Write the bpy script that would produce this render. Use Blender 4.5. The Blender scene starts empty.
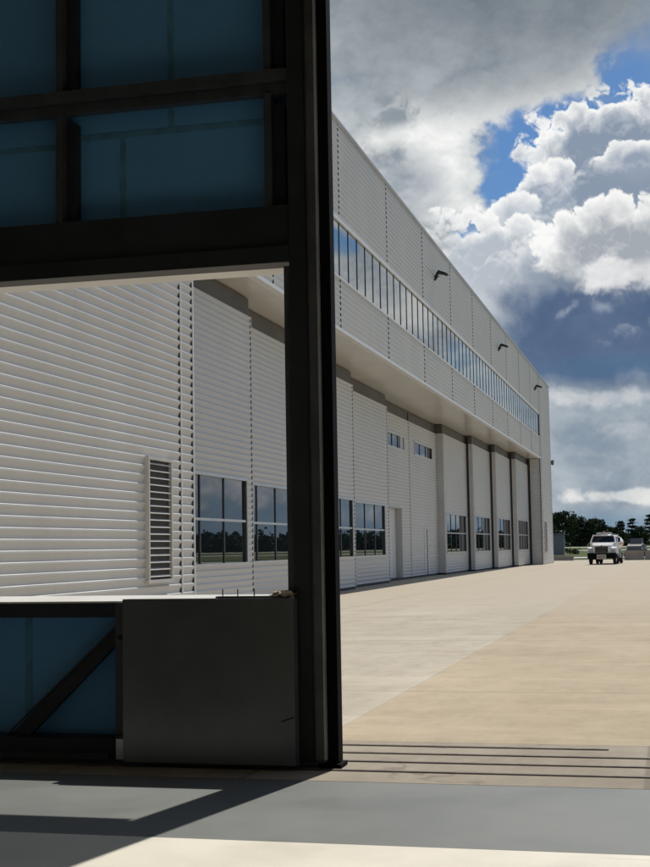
import bpy, math, random
from mathutils import Vector, Matrix
random.seed(7)
SC = bpy.context.scene
COL = SC.collection
H = 1.5
# ------------------------------------------------------------------ camera
YAW, PITCH, ROLL, FPX = math.radians(14.1102531), math.radians(4.79465743), math.radians(-0.96123434), 1367.72
def cam_rot():
    cy, sy, cp, sp = math.cos(YAW), math.sin(YAW), math.cos(PITCH), math.sin(PITCH)
    cr, sr = math.cos(ROLL), math.sin(ROLL)
    f = Vector((-sy*cp, cy*cp, sp)); r = Vector((cy, sy, 0)); u = r.cross(f)
    return cr*r + sr*u, -sr*r + cr*u, f
R_, U_, F_ = cam_rot()
cam = bpy.data.cameras.new('camera'); co = bpy.data.objects.new('camera', cam); COL.objects.link(co)
M = Matrix((R_, U_, -F_)).transposed().to_4x4(); M.translation = Vector((0, 0, H)); co.matrix_world = M
cam.sensor_fit = 'VERTICAL'; cam.sensor_height = 24; cam.lens = 24*FPX/867
cam.clip_start = 0.05; cam.clip_end = 6000
SC.camera = co

# ------------------------------------------------------------------ mesh helpers
class MB:
    def __init__(s): s.v = []; s.f = []
    def quad(s, a, b, c, d):
        n = len(s.v); s.v += [tuple(a), tuple(b), tuple(c), tuple(d)]; s.f.append((n, n+1, n+2, n+3))
    def box(s, x0, x1, y0, y1, z0, z1):
        x0, x1 = min(x0, x1), max(x0, x1); y0, y1 = min(y0, y1), max(y0, y1); z0, z1 = min(z0, z1), max(z0, z1)
        n = len(s.v)
        s.v += [(x0,y0,z0),(x1,y0,z0),(x1,y1,z0),(x0,y1,z0),(x0,y0,z1),(x1,y0,z1),(x1,y1,z1),(x0,y1,z1)]
        for q in ((0,3,2,1),(4,5,6,7),(0,1,5,4),(1,2,6,5),(2,3,7,6),(3,0,4,7)): s.f.append(tuple(n+i for i in q))
        return s
    def tube(s, a, b, r0, r1=None, n=8, caps=True):
        a = Vector(a); b = Vector(b); r1 = r0 if r1 is None else r1
        d = (b-a).normalized(); p = d.orthogonal().normalized(); q = d.cross(p)
        k = len(s.v)
        for c, r in ((a, r0), (b, r1)):
            for i in range(n):
                t = 2*math.pi*i/n; s.v.append(tuple(c + r*(math.cos(t)*p + math.sin(t)*q)))
        for i in range(n): s.f.append((k+i, k+(i+1) % n, k+n+(i+1) % n, k+n+i))
        if caps: s.f.append(tuple(k+i for i in reversed(range(n)))); s.f.append(tuple(k+n+i for i in range(n)))
        return s
    def bar(s, a, b, w, t, up=(0,1,0)):
        """a box of width w and thickness t (along up) from a to b"""
        a = Vector(a); b = Vector(b); d = (b-a).normalized(); u = Vector(up).normalized(); q = d.cross(u).normalized()
        n = len(s.v)
        for c in (a, b):
            for i, j in ((-1,-1),(1,-1),(1,1),(-1,1)): s.v.append(tuple(c + q*w/2*i + u*t/2*j))
        for f in ((3,2,1,0),(4,5,6,7),(0,1,5,4),(1,2,6,5),(2,3,7,6),(3,0,4,7)): s.f.append(tuple(n+i for i in f))
        return s
    def loft(s, rings, close=True):
        """rings: lists of equally many points"""
        k = len(s.v); m = len(rings[0])
        for r in rings: s.v += [tuple(p) for p in r]
        for i in range(len(rings)-1):
            for j in range(m): s.f.append((k+i*m+j, k+i*m+(j+1) % m, k+(i+1)*m+(j+1) % m, k+(i+1)*m+j))
        if close:
            s.f.append(tuple(k+j for j in reversed(range(m)))); e = k+(len(rings)-1)*m
            s.f.append(tuple(e+j for j in range(m)))
        return s
    def build(s, name, mat, parent=None, smooth=False, bevel=0):
        me = bpy.data.meshes.new(name); me.from_pydata(s.v, [], s.f); me.update()
        o = bpy.data.objects.new(name, me); COL.objects.link(o); me.materials.append(mat)
        if parent is not None: o.parent = parent
        if smooth:
            for p in me.polygons: p.use_smooth = True
        if bevel:
            b = o.modifiers.new('edge', 'BEVEL'); b.width = bevel; b.segments = 2; b.limit_method = 'ANGLE'
        return o
def box(name, mat, parent, *a, bevel=0): return MB().box(*a).build(name, mat, parent, bevel=bevel)
def thing(name, label, cat, loc=(0,0,0), group=None, rz=0):
    o = bpy.data.objects.new(name, None); COL.objects.link(o); o.location = loc; o.rotation_euler = (0,0,rz)
    o.empty_display_size = 0.2
    return tag(o, label, cat, group)
def tag(o, label, cat, group=None, kind=None):
    o['label'] = label; o['category'] = cat
    if group: o['group'] = group
    if kind: o['kind'] = kind
    return o
def struct(o): o['kind'] = 'structure'; return o

# ------------------------------------------------------------------ materials
class NT:
    def __init__(s, tree): s.t = tree; s.n = tree.nodes; s.l = tree.links
    def add(s, typ, **kw):
        n = s.n.new(typ)
        for k, v in kw.items(): setattr(n, k, v)
        return n
    def put(s, sock, v):
        if hasattr(v, 'is_linked') or isinstance(v, bpy.types.NodeSocket): s.l.new(v, sock)
        else: sock.default_value = v
    def math(s, op, a, b=None, c=None, clamp=False):
        n = s.add('ShaderNodeMath', operation=op); n.use_clamp = clamp
        s.put(n.inputs[0], a)
        if b is not None: s.put(n.inputs[1], b)
        if c is not None: s.put(n.inputs[2], c)
        return n.outputs[0]
    def mix(s, f, a, b, typ='MIX'):
        n = s.add('ShaderNodeMix', data_type='RGBA', blend_type=typ)
        s.put(n.inputs[0], f)
        for k, v in ((6, a), (7, b)):
            if isinstance(v, (tuple, list)): v = tuple(v)[:3] + (1,)
            s.put(n.inputs[k], v)
        return n.outputs[2]
    def step(s, v, lo, hi, a=0.0, b=1.0, smooth=True):
        n = s.add('ShaderNodeMapRange', interpolation_type='SMOOTHSTEP' if smooth else 'LINEAR'); n.clamp = True
        s.put(n.inputs[0], v); s.put(n.inputs[1], lo); s.put(n.inputs[2], hi); s.put(n.inputs[3], a); s.put(n.inputs[4], b)
        return n.outputs[0]
    def noise(s, vec, scale, detail=4, rough=0.55, dim='3D', dist=0.0):
        n = s.add('ShaderNodeTexNoise', noise_dimensions=dim)
        s.put(n.inputs['Vector'], vec); n.inputs['Scale'].default_value = scale
        n.inputs['Detail'].default_value = detail; n.inputs['Roughness'].default_value = rough; n.inputs['Distortion'].default_value = dist
        return n.outputs[0]
    def mapping(s, vec, scale=(1,1,1), loc=(0,0,0), rot=(0,0,0)):
        n = s.add('ShaderNodeMapping'); s.put(n.inputs[0], vec)
        n.inputs[1].default_value = loc; n.inputs[2].default_value = rot; n.inputs[3].default_value = scale
        return n.outputs[0]
def new_mat(name):
    m = bpy.data.materials.new(name); m.use_nodes = True; t = NT(m.node_tree)
    b = t.n['Principled BSDF']; g = t.add('ShaderNodeNewGeometry').outputs['Position']
    return m, t, b, g
def simple(name, col, rough=0.6, metal=0.0, var=0.12, scale=6.0, spec=0.5, bump=0.0, bscale=60):
    m, t, b, g = new_mat(name)
    n = t.noise(g, scale, 5, 0.6)
    f = t.step(n, 0.3, 0.7)
    c0 = tuple(c*(1-var) for c in col); c1 = tuple(min(1, c*(1+var)) for c in col)
    t.put(b.inputs['Base Color'], t.mix(f, c0, c1))
    b.inputs['Roughness'].default_value = rough; b.inputs['Metallic'].default_value = metal
    b.inputs['Specular IOR Level'].default_value = spec
    if bump:
        bn = t.add('ShaderNodeBump'); bn.inputs['Strength'].default_value = bump; bn.inputs['Distance'].default_value = 0.01
        t.put(bn.inputs['Height'], t.noise(g, bscale, 4)); t.put(b.inputs['Normal'], bn.outputs[0])
    return m
def cladding(name, col, streak=0.10, rough=0.42):
    """painted sheet metal: slow mottling, faint dirt streaks running down, tone change from sheet to sheet"""
    m, t, b, g = new_mat(name)
    n1 = t.noise(t.mapping(g, (0.6, 0.6, 0.25)), 1.0, 5)
    n2 = t.noise(t.mapping(g, (2.5, 5.0, 0.18)), 1.0, 6, 0.65)
    sh = t.noise(t.mapping(g, (0.01, 0.138, 2.9)), 1.0, 0)
    c = t.mix(t.step(n1, 0.3, 0.72), tuple(x*0.93 for x in col), tuple(min(x*1.04, .9) for x in col))
    c = t.mix(t.step(n2, 0.56, 0.8, 0, streak*1.6), c, (0.30, 0.27, 0.22))
    c = t.mix(t.step(sh, 0.35, 0.65, 0, 0.10), c, (0.55, 0.55, 0.55))
    t.put(b.inputs['Base Color'], c)
    t.put(b.inputs['Roughness'], t.step(n1, 0.3, 0.7, rough-0.06, rough+0.08))
    bn = t.add('ShaderNodeBump'); bn.inputs['Strength'].default_value = 0.12; bn.inputs['Distance'].default_value = 0.02
    t.put(bn.inputs['Height'], t.noise(t.mapping(g, (1, 0.9, 5)), 1.0, 2)); t.put(b.inputs['Normal'], bn.outputs[0])
    return m
def glass_mat(name, tint=(0.012,0.018,0.022), ior=2.0, wob=0.03):
    m, t, b, g = new_mat(name)
    b.inputs['Base Color'].default_value = tint + (1,); b.inputs['Roughness'].default_value = 0.01
    b.inputs['IOR'].default_value = ior
    bn = t.add('ShaderNodeBump'); bn.inputs['Strength'].default_value = wob; bn.inputs['Distance'].default_value = 0.02
    t.put(bn.inputs['Height'], t.noise(t.mapping(g, (1, 0.8, 0.8)), 1.0, 1)); t.put(b.inputs['Normal'], bn.outputs[0])
    return m

MAT = {}
MAT['clad'] = cladding('white_cladding', (0.60, 0.593, 0.566))
MAT['door_clad'] = cladding('door_cladding', (0.565, 0.56, 0.535), 0.14)
MAT['trim'] = simple('white_trim', (0.70, 0.695, 0.675), 0.4, var=0.05, scale=1.5)
MAT['soffit'] = simple('soffit_panel', (0.62, 0.60, 0.56), 0.2, var=0.06, scale=0.35, spec=0.6)
MAT['coping'] = simple('coping_metal', (0.42, 0.41, 0.40), 0.4, var=0.08, scale=0.6)
MAT['header'] = simple('header_grey', (0.085, 0.083, 0.078), 0.55, var=0.12, scale=0.8)
MAT['black'] = simple('black_rubber', (0.012, 0.012, 0.013), 0.6, var=0.3, scale=4)
MAT['groove_dark'] = simple('dark_groove_shade', (0.03, 0.03, 0.028), 0.8, var=0.2)  # colour of the shade painted into the rib grooves
MAT['return'] = simple('door_return', (0.50, 0.495, 0.475), 0.45, var=0.06, scale=0.9)
MAT['alu'] = simple('aluminium_frame', (0.60, 0.60, 0.58), 0.35, 0.3, var=0.06, scale=2)
MAT['dark_alu'] = simple('dark_frame', (0.05, 0.055, 0.06), 0.4, 0.2, var=0.1, scale=2)
MAT['glass'] = glass_mat('window_glass', (0.014,0.02,0.024), 2.0)
MAT['strip_glass'] = glass_mat('strip_glass', (0.03,0.05,0.06), 3.0, 0.01)
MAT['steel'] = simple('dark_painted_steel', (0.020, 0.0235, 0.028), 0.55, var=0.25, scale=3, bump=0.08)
MAT['steel_grey'] = simple('grey_or_lit_steel', (0.055, 0.060, 0.068), 0.5, var=0.2, scale=4, bump=0.08)  # grey parts, and lit faces of the dark steel put into colour
MAT['angle'] = simple('worn_edge_angle', (0.11, 0.112, 0.112), 0.4, 0.4, var=0.25, scale=3)
MAT['seal'] = simple('black_seal', (0.004, 0.004, 0.0045), 0.8, var=0.2, spec=0.1)
MAT['pale_metal'] = simple('glint_and_tab_metal', (0.55, 0.55, 0.54), 0.3, 0.5, var=0.2, scale=3)  # pale metal; on the post edge it stands in for a highlight

# dull steel cover plate with faint smears
m, t, b, g = new_mat('cover_plate'); MAT['plate'] = m
n1 = t.noise(t.mapping(g, (1.5, 1, 1.2)), 1.6, 6, 0.6); n2 = t.noise(t.mapping(g, (2, 1, 14)), 2.0, 5, 0.65)
c = t.mix(t.step(n1, 0.3, 0.7), (0.20, 0.205, 0.205), (0.235, 0.24, 0.238))
c = t.mix(t.step(n2, 0.6, 0.75, 0, 0.2), c, (0.16, 0.16, 0.16))
t.put(b.inputs['Base Color'], c); t.put(b.inputs['Roughness'], t.step(n1, 0.3, 0.7, 0.27, 0.34)); b.inputs['Metallic'].default_value = 0.85

# blue insulation facing, slightly wrinkled
m, t, b, g = new_mat('blue_insulation'); MAT['blue'] = m
n1 = t.noise(g, 1.3, 4); n2 = t.noise(g, 45, 3, 0.6)
c = t.mix(t.step(n1, 0.3, 0.7), (0.125, 0.37, 0.68), (0.14, 0.405, 0.72))
c = t.mix(t.step(n2, 0.45, 0.7, 0, 0.25), c, (0.085, 0.28, 0.56))
t.put(b.inputs['Base Color'], c); b.inputs['Roughness'].default_value = 0.45
bn = t.add('ShaderNodeBump'); bn.inputs['Strength'].default_value = 0.25; bn.inputs['Distance'].default_value = 0.02
t.put(bn.inputs['Height'], t.noise(g, 5, 5)); t.put(b.inputs['Normal'], bn.outputs[0])
MAT['tape'] = simple('seam_tape', (0.095, 0.275, 0.42), 0.6, var=0.2, scale=8)

# painted epoxy floor
def floor_mat(name, col, dirt, rough):
    m, t, b, g = new_mat(name)
    n1 = t.noise(g, 0.9, 6, 0.6); n2 = t.noise(t.mapping(g, (0.5, 3, 1)), 1.6, 6, 0.65); n3 = t.noise(g, 60, 3, .6)
    c = t.mix(t.step(n1, 0.3, 0.7), tuple(x*0.93 for x in col), tuple(min(.9, x*1.05) for x in col))
    c = t.mix(t.step(n2, 0.55, 0.8, 0, dirt), c, (0.22, 0.19, 0.15))
    c = t.mix(t.step(n3, 0.55, 0.75, 0, 0.12), c, (0.1, 0.1, 0.1))
    # scuffs and thin tyre marks
    sc = t.noise(t.mapping(g, (0.35, 9, 1), rot=(0, 0, 0.12)), 1.0, 5, 0.7)
    c = t.mix(t.step(sc, 0.62, 0.70, 0, 0.34), c, (0.05, 0.05, 0.05))
    t.put(b.inputs['Base Color'], c); t.put(b.inputs['Roughness'], t.step(n1, 0.3, 0.7, rough-.06, rough+.1))
    b.inputs['Specular IOR Level'].default_value = 0.4
    return m
MAT['floor_grey'] = floor_mat('grey_floor_paint', (0.158, 0.168, 0.162), 0.28, 0.5)
MAT['floor_white'] = floor_mat('white_floor_paint', (0.74, 0.70, 0.60), 0.05, 0.42)

# concrete
def concrete(name, c0, c1, stain, joints=None, cracks=0.0, scale=1.0, fade=None):
    m, t, b, g = new_mat(name)
    n0 = t.noise(g, 0.055*scale, 4, 0.6); n1 = t.noise(t.mapping(g, (1.0, 0.32, 1)), 0.55*scale, 7, 0.68)
    n2 = t.noise(g, 9*scale, 5, 0.7); n3 = t.noise(t.mapping(g, (1.5, 0.12, 1), rot=(0, 0, 0.25)), 0.5, 6, 0.7)
    n4 = t.noise(t.mapping(g, (0.35, 0.5, 1)), 0.7, 7, 0.7)
    c = t.mix(t.step(n1, 0.3, 0.7), c0, c1)
    c = t.mix(t.step(n0, 0.35, 0.65, 0, 0.35), c, tuple(x*0.88 for x in c0))
    c = t.mix(t.step(n4, 0.5, 0.74, 0, 0.55), c, stain)
    c = t.mix(t.step(n3, 0.62, 0.78, 0, 0.35), c, stain)
    c = t.mix(t.step(n2, 0.5, 0.78, 0, 0.30), c, tuple(x*0.6 for x in c0))
    n5 = t.noise(t.mapping(g, (1.0, 0.24, 1), rot=(0, 0, -0.18)), 1.1, 8, 0.72); n6 = t.noise(t.mapping(g, (0.30, 0.07, 1), rot=(0, 0, .3)), 1.0, 7, 0.7)
    c = t.mix(t.step(n5, 0.46, 0.72, 0, 0.5), c, tuple(x*0.72 for x in c0))
    c = t.mix(t.step(n6, 0.52, 0.66, 0, 0.35), c, tuple(min(.8, x*1.18) for x in c1))
    n7 = t.noise(t.mapping(g, (0.8, 0.7, 1)), 2.6, 9, 0.75); n8 = t.noise(t.mapping(g, (0.16, 0.5, 1)), 1.2, 9, 0.78)
    c = t.mix(t.step(n7, 0.44, 0.66, 0, 0.34), c, tuple(x*0.70 for x in c0))
    c = t.mix(t.step(n8, 0.50, 0.62, 0, 0.28), c, tuple(min(.8, x*1.2) for x in c1))
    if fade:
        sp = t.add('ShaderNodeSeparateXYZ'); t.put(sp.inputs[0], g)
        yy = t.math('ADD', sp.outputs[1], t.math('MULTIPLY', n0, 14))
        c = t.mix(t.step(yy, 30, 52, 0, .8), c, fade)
    if joints:
        sep = t.add('ShaderNodeSeparateXYZ'); t.put(sep.inputs[0], g)
        for ax, size, off in joints:
            v = t.math('PINGPONG', t.math('ADD', sep.outputs[ax], off), size/2)
            j = t.step(v, 0.012, 0.035, 1, 0)
            c = t.mix(t.math('MULTIPLY', j, 0.45), c, tuple(x*0.5 for x in stain))
    if cracks:
        vo = t.add('ShaderNodeTexVoronoi', feature='DISTANCE_TO_EDGE')
        wv = t.add('ShaderNodeVectorMath', operation='ADD'); t.put(wv.inputs[0], g)
        nz = t.add('ShaderNodeTexNoise'); t.put(nz.inputs[0], g); nz.inputs['Scale'].default_value = 3
        sc_ = t.add('ShaderNodeVectorMath', operation='SCALE'); t.put(sc_.inputs[0], nz.outputs[1]); sc_.inputs['Scale'].default_value = 0.5
        t.put(wv.inputs[1], sc_.outputs[0]); t.put(vo.inputs['Vector'], wv.outputs[0]); vo.inputs['Scale'].default_value = 0.55
        k = t.step(vo.outputs['Distance'], 0.004, 0.016, cracks, 0)
        c = t.mix(t.math('MULTIPLY', k, t.step(n1, 0.45, 0.6)), c, (0.06, 0.05, 0.04))
    t.put(b.inputs['Base Color'], c); b.inputs['Roughness'].default_value = 0.85; b.inputs['Specular IOR Level'].default_value = 0.25
    bn = t.add('ShaderNodeBump'); bn.inputs['Strength'].default_value = 0.25; bn.inputs['Distance'].default_value = 0.01
    t.put(bn.inputs['Height'], n2); t.put(b.inputs['Normal'], bn.outputs[0])
    return m
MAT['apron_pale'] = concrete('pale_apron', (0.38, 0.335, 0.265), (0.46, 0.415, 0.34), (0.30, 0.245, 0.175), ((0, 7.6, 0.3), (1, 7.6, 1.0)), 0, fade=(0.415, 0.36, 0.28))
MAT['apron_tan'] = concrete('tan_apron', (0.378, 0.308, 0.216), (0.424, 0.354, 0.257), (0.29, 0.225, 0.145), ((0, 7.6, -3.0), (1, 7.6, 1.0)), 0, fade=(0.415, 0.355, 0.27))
MAT['track_slab'] = concrete('track_slab', (0.26, 0.225, 0.175), (0.34, 0.30, 0.24), (0.19, 0.155, 0.115), ((0, 2.6, 0.2),), 0.4, 2.0)
MAT['rail'] = simple('rail_steel', (0.12, 0.095, 0.075), 0.6, 0.2, var=0.4, scale=9)
MAT['slot'] = simple('rail_slot', (0.055, 0.047, 0.040), 0.9, var=0.3)
MAT['taxi'] = concrete('taxiway_concrete', (0.42, 0.40, 0.35), (0.5, 0.48, 0.42), (0.32, 0.3, 0.26))
# grass
m, t, b, g = new_mat('airfield_grass'); MAT['grass'] = m
n1 = t.noise(t.mapping(g, (0.06, 0.02, 1)), 1.0, 6); n2 = t.noise(g, 0.8, 5, 0.7)
c = t.mix(t.step(n1, 0.3, 0.7), (0.050, 0.075, 0.022), (0.105, 0.115, 0.040)); c = t.mix(t.step(n2, 0.4, 0.8, 0, 0.6), c, (0.035, 0.055, 0.018))
t.put(b.inputs['Base Color'], c); b.inputs['Roughness'].default_value = 0.95; b.inputs['Specular IOR Level'].default_value = 0.1
def leaf_mat(name, a, bcol):
    m, t, b, g = new_mat(name)
    n1 = t.noise(g, 0.35, 3); n2 = t.noise(g, 2.5, 3)
    c = t.mix(t.step(n1, 0.35, 0.65), a, bcol); c = t.mix(t.step(n2, 0.4, 0.7, 0, 0.5), c, tuple(x*0.6 for x in a))
    t.put(b.inputs['Base Color'], c); b.inputs['Roughness'].default_value = 0.8; b.inputs['Specular IOR Level'].default_value = 0.15
    return m
MAT['leaf'] = leaf_mat('dark_foliage', (0.030, 0.048, 0.020), (0.050, 0.070, 0.028))
MAT['pine'] = leaf_mat('pine_needles', (0.026, 0.042, 0.024), (0.040, 0.058, 0.030))
MAT['bare'] = leaf_mat('dry_twigs', (0.11, 0.085, 0.07), (0.15, 0.12, 0.10))
MAT['bark'] = simple('bark', (0.09, 0.065, 0.045), 0.9, var=0.25, scale=2)
MAT['inner_wall'] = simple('inner_wall_panel', (0.58, 0.57, 0.53), 0.6, var=0.06, scale=0.5)

# ------------------------------------------------------------------ ground
def sheet(name, mat, x0, x1, y0, y1, z): return struct(MB().box(x0, x1, y0, y1, z-0.05, z).build(name, mat))
g_ = MB(); g_.quad((-5000,-600,-0.06),(5000,-600,-0.06),(5000,6000,-0.06),(-5000,6000,-0.06))
struct(g_.build('ground', MAT['grass']))
sheet('pale_apron', MAT['apron_pale'], -110, -2.748, 10.552, 131, 0.0)
sheet('tan_apron', MAT['apron_tan'], -2.746, 30, 10.552, 128, 0.0)
sheet('taxiway', MAT['taxi'], -500, 320, 148, 161, 0.0)
sheet('runway', MAT['taxi'], -1200, 900, 308, 338, 0.0)
sheet('far_runway', MAT['taxi'], -1500, 1500, 560, 640, 0.0)
struct(MB().box(-9.4, 22, 8.72, 10.548, -0.06, 0.0).build('track_slab', MAT['track_slab']))
sheet('grey_floor', MAT['floor_grey'], -9.5, 22, 6.905, 8.715, 0.0)
sheet('white_floor', MAT['floor_white'], -9.5, 22, -26, 6.9, 0.0)
struct(MB().box(-9.5, 22, 8.715, 8.72, -0.05, 0.001).build('floor_edge_strip', MAT['slot']))

# door rails let into the slab
rail_lab = ['worn steel door rail that stops short by broken concrete, farthest of four',
            'steel door rail in the slab, next nearer than the one that stops short',
            'steel door rail in the slab, second one out from the grey painted floor',
            'steel door rail closest to the grey painted floor, ending under the tall post']
for i, (ry, x0, x1) in enumerate(((10.31, -9.3, -0.5), (9.93, -9.3, 21), (9.54, -9.3, 21), (9.14, -9.3, 21))):
    r = thing('door_rail', rail_lab[i], 'rail', (x0, ry, 0), 'steel rails of the sliding door')
    MB().box(0, x1-x0, -0.026, 0.03, -0.02, 0.004).build('rail_slot', MAT['slot'], r)
    MB().box(0.01, x1-x0-0.01, -0.018, 0.02, 0.0, 0.008).build('rail_head', MAT['rail'], r)

# ------------------------------------------------------------------ the neighbouring hangar
PER = 0.1727
def siding(mb, X, y0, y1, z0, z1, d=0.036, per=PER, ph=0.0, sgn=1, axis='x'):
    """shiplap sheet facing +X (or -Y when axis == 'y'): a curved face leaning out upwards, then a ledge back in"""
    k = math.floor((z0-ph)/per)-1
    prof = []
    while ph + k*per < z1 + per:
        zk = ph + k*per
        prof += [(zk, -d), (zk+per*.25, -d*.90), (zk+per*.45, -d*.58), (zk+per*.60, -d*.20), (zk+per*.70, 0), (zk+per*.87, 0)]; k += 1
    def val(z):
        for (a, p), (b_, q) in zip(prof, prof[1:]):
            if a <= z <= b_: return p + (q-p)*(z-a)/max(1e-9, b_-a)
        return 0
    pts = [(z0, val(z0))] + [(z, p) for z, p in prof if z0 < z < z1] + [(z1, val(z1))]
    for (a, p), (b_, q) in zip(pts, pts[1:]):
        if axis == 'x': mb.quad((X+p, y0, a), (X+p, y1, a), (X+q, y1, b_), (X+q, y0, b_))
        else: mb.quad((y0, X-p, a), (y1, X-p, a), (y1, X-q, b_), (y0, X-q, b_))
    return mb
FX = -9.4
JO = [39.7 + 7.25*k for k in range(-2, 10)]   # facade sheet joints
NY0, NY1 = 26.42, 103.95
bld = thing('hangar_building', 'long white ribbed metal hangar with a high window band and ten sliding doors', 'building', (FX, 65, 0))
bld_inv = lambda o: o
def part(name, mat, mb, parent=None, **k):
    o = mb.build(name, mat, parent or bld, **k)
    o.matrix_parent_inverse = Matrix.Translation(-Vector(bld.location)) if (parent is None) else Matrix.Identity(4)
    return o
mb = MB()
siding(mb, FX, 11.5, 25.62, 0.06, 14.37); siding(mb, FX, 25.68, 26.36, 0.06, 14.37)
part('near_wing_wall', MAT['clad'], mb)
mb = MB(); siding(mb, FX, 105.0, 113.3, 0.06, 14.37); siding(mb, FX, NY1+.06, 104.93, 0.06, 14.37)
siding(mb, NY1-.002, -12.2, FX-0.06, 0.06, 7.98, d=0.03, axis='y')
part('far_wing_wall', MAT['clad'], mb)
ys = [26.42] + [j for j in JO if j < NY1] + [NY1]
mu = MB(); ml = MB()
for a, b_ in zip(ys, ys[1:]):
    siding(mu, FX, a+.05, b_, 11.45, 14.37); siding(ml, FX, a+.05, b_, 8.09, 9.58)
part('upper_wall', MAT['clad'], mu); part('lower_fascia', MAT['clad'], ml)
# vertical joints: white cover strip with a dark strip put in for the shade in the grooves
def joint(y, z0, z1, X=FX, d=0.05, w=0.05):
    part('joint_cover', MAT['trim'], MB().box(X-d-.01, X+.004, y, y+w, z0, z1))
    part('groove_shade', MAT['groove_dark'], MB().box(X-d-.006, X-.013, y-.05, y-.004, z0, z1))
joint(25.63, 0.06, 14.37); joint(26.36, 0.06, 14.37, w=.06)
for y in ys[1:-1]: joint(y, 11.45, 14.37); joint(y, 8.09, 9.58)
joint(104.94, 8.2, 14.37); joint(104.94, .06, 8.1); joint(NY1, 0.06, 14.37, w=.06)
part('eaves_trim', MAT['clad'], MB().box(FX-.12, FX+.006, 11.5, 113.3, 14.37, 14.42))
part('coping', MAT['coping'], MB().box(-60, FX+.035, 11.4, 113.36, 14.42, 14.5))
part('corner_trim', MAT['trim'], MB().box(FX-.06, FX+.008, 113.3, 113.36, 0.0, 14.18))
part('fascia_trim', MAT['trim'], MB().box(FX-.2, FX+.01, 26.42, NY1, 7.985, 8.09))
part('wing_base', MAT['coping'], MB().box(FX-.08, FX-.01, 11.5, 26.4, 0, .06))
part('wing_base', MAT['coping'], MB().box(FX-.08, FX-.01, NY1+.02, 113.3, 0, .06).box(-12.2, FX-.07, NY1+.03, NY1+.08, 0, .058))
part('roof', MAT['coping'], MB().box(-59.9, FX-.13, 11.6, 113.2, 14.1, 14.3))
# opaque inner masses behind the sheets
mb = MB()
mb.box(-59.8, FX-.065, 11.6, 26.35, 0.02, 14.1).box(-59.8, FX-.065, NY1+.1, 113.25, 0.02, 14.1)
mb.box(-59.8, FX-.35, 26.36, NY1+.09, 8.03, 14.1); mb.box(-59.8, FX-.065, 26.36, NY1+.09, 11.47, 14.1); mb.box(-59.8, FX-.065, 26.36, NY1+.09, 8.1, 9.56)
mb.box(-59.8, -12.7, 26.36, NY1+.09, 0.02, 8.02)
part('wall_core', MAT['header'], mb)
mb = MB(); mb.box(-12.7, FX-.201, 26.42, NY1-.01, 7.995, 8.025)
part('soffit', MAT['soffit'], mb)
# the window band: 1.21 m lights
mf = MB()
mf.box(FX-.16, FX+.015, 26.42, NY1, 11.33, 11.45)
part('band_head', MAT['trim'], mf)
part('band_sill', MAT['trim'], MB().box(FX-.2, FX+.02, 26.42, NY1, 9.58, 9.64))
wb = part('window_band', MAT['strip_glass'], MB().box(FX-.22, FX-.045, 26.42, NY1-.05, 9.64, 11.33))
y = JO[0]-.0 - 7.25/6*8
while y < NY1-.1:
    if y > 26.5: MB().box(FX-.044, FX-.026, y-.02, y+.02, 9.641, 11.329).build('mullion', MAT['dark_alu'], wb)
    y += 7.25/6
part('band_jamb', MAT['header'], MB().box(FX-.12, FX+.012, NY1-.05, NY1+.0, 9.585, 11.4))

def sub(name, mat, mb, parent):
    return mb.build(name, mat, parent)
# sliding doors: X, y0, y1, window (y0, y1, lights)
DOORS = [(-10.35, 25.6, 33.5, (26.05, 33.03, 4)), (-10.8, 33.0, 41.3, (33.65, 40.85, 4)), (-11.2, 41.0, 48.85, (41.6, 48.55, 4)),
         (-11.6, 48.3, 57.05, (48.8, 56.25, 4)), (-12.0, 56.6, 64.2, None), (-12.0, 64.26, 72.0, None),
         (-11.6, 72.0, 80.25, (72.35, 79.6, 4)), (-11.2, 80.3, 87.95, (80.6, 87.25, 4)), (-10.8, 88.0, 95.75, (88.25, 95.1, 4)), (-10.35, 95.8, 103.55, (96.0, 102.7, 4))]
dlab = ['ribbed door next to the louvred wing', 'ribbed door second from the louvred wing', 'ribbed door just left of the door with the tall recess', 'ribbed door beside the recessed doorway',
        'ribbed door with a tall recessed doorway and a high window', 'ribbed door with a small flush doorway and a high window',
        'ribbed door with a broad grey edge, beside the small doorway', 'ribbed door with a broad grey edge, second after the small doorway',
        'ribbed door with a broad grey edge, third after the small doorway', 'ribbed door nearest the far end of the hangar']
DP = 0.15
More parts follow.
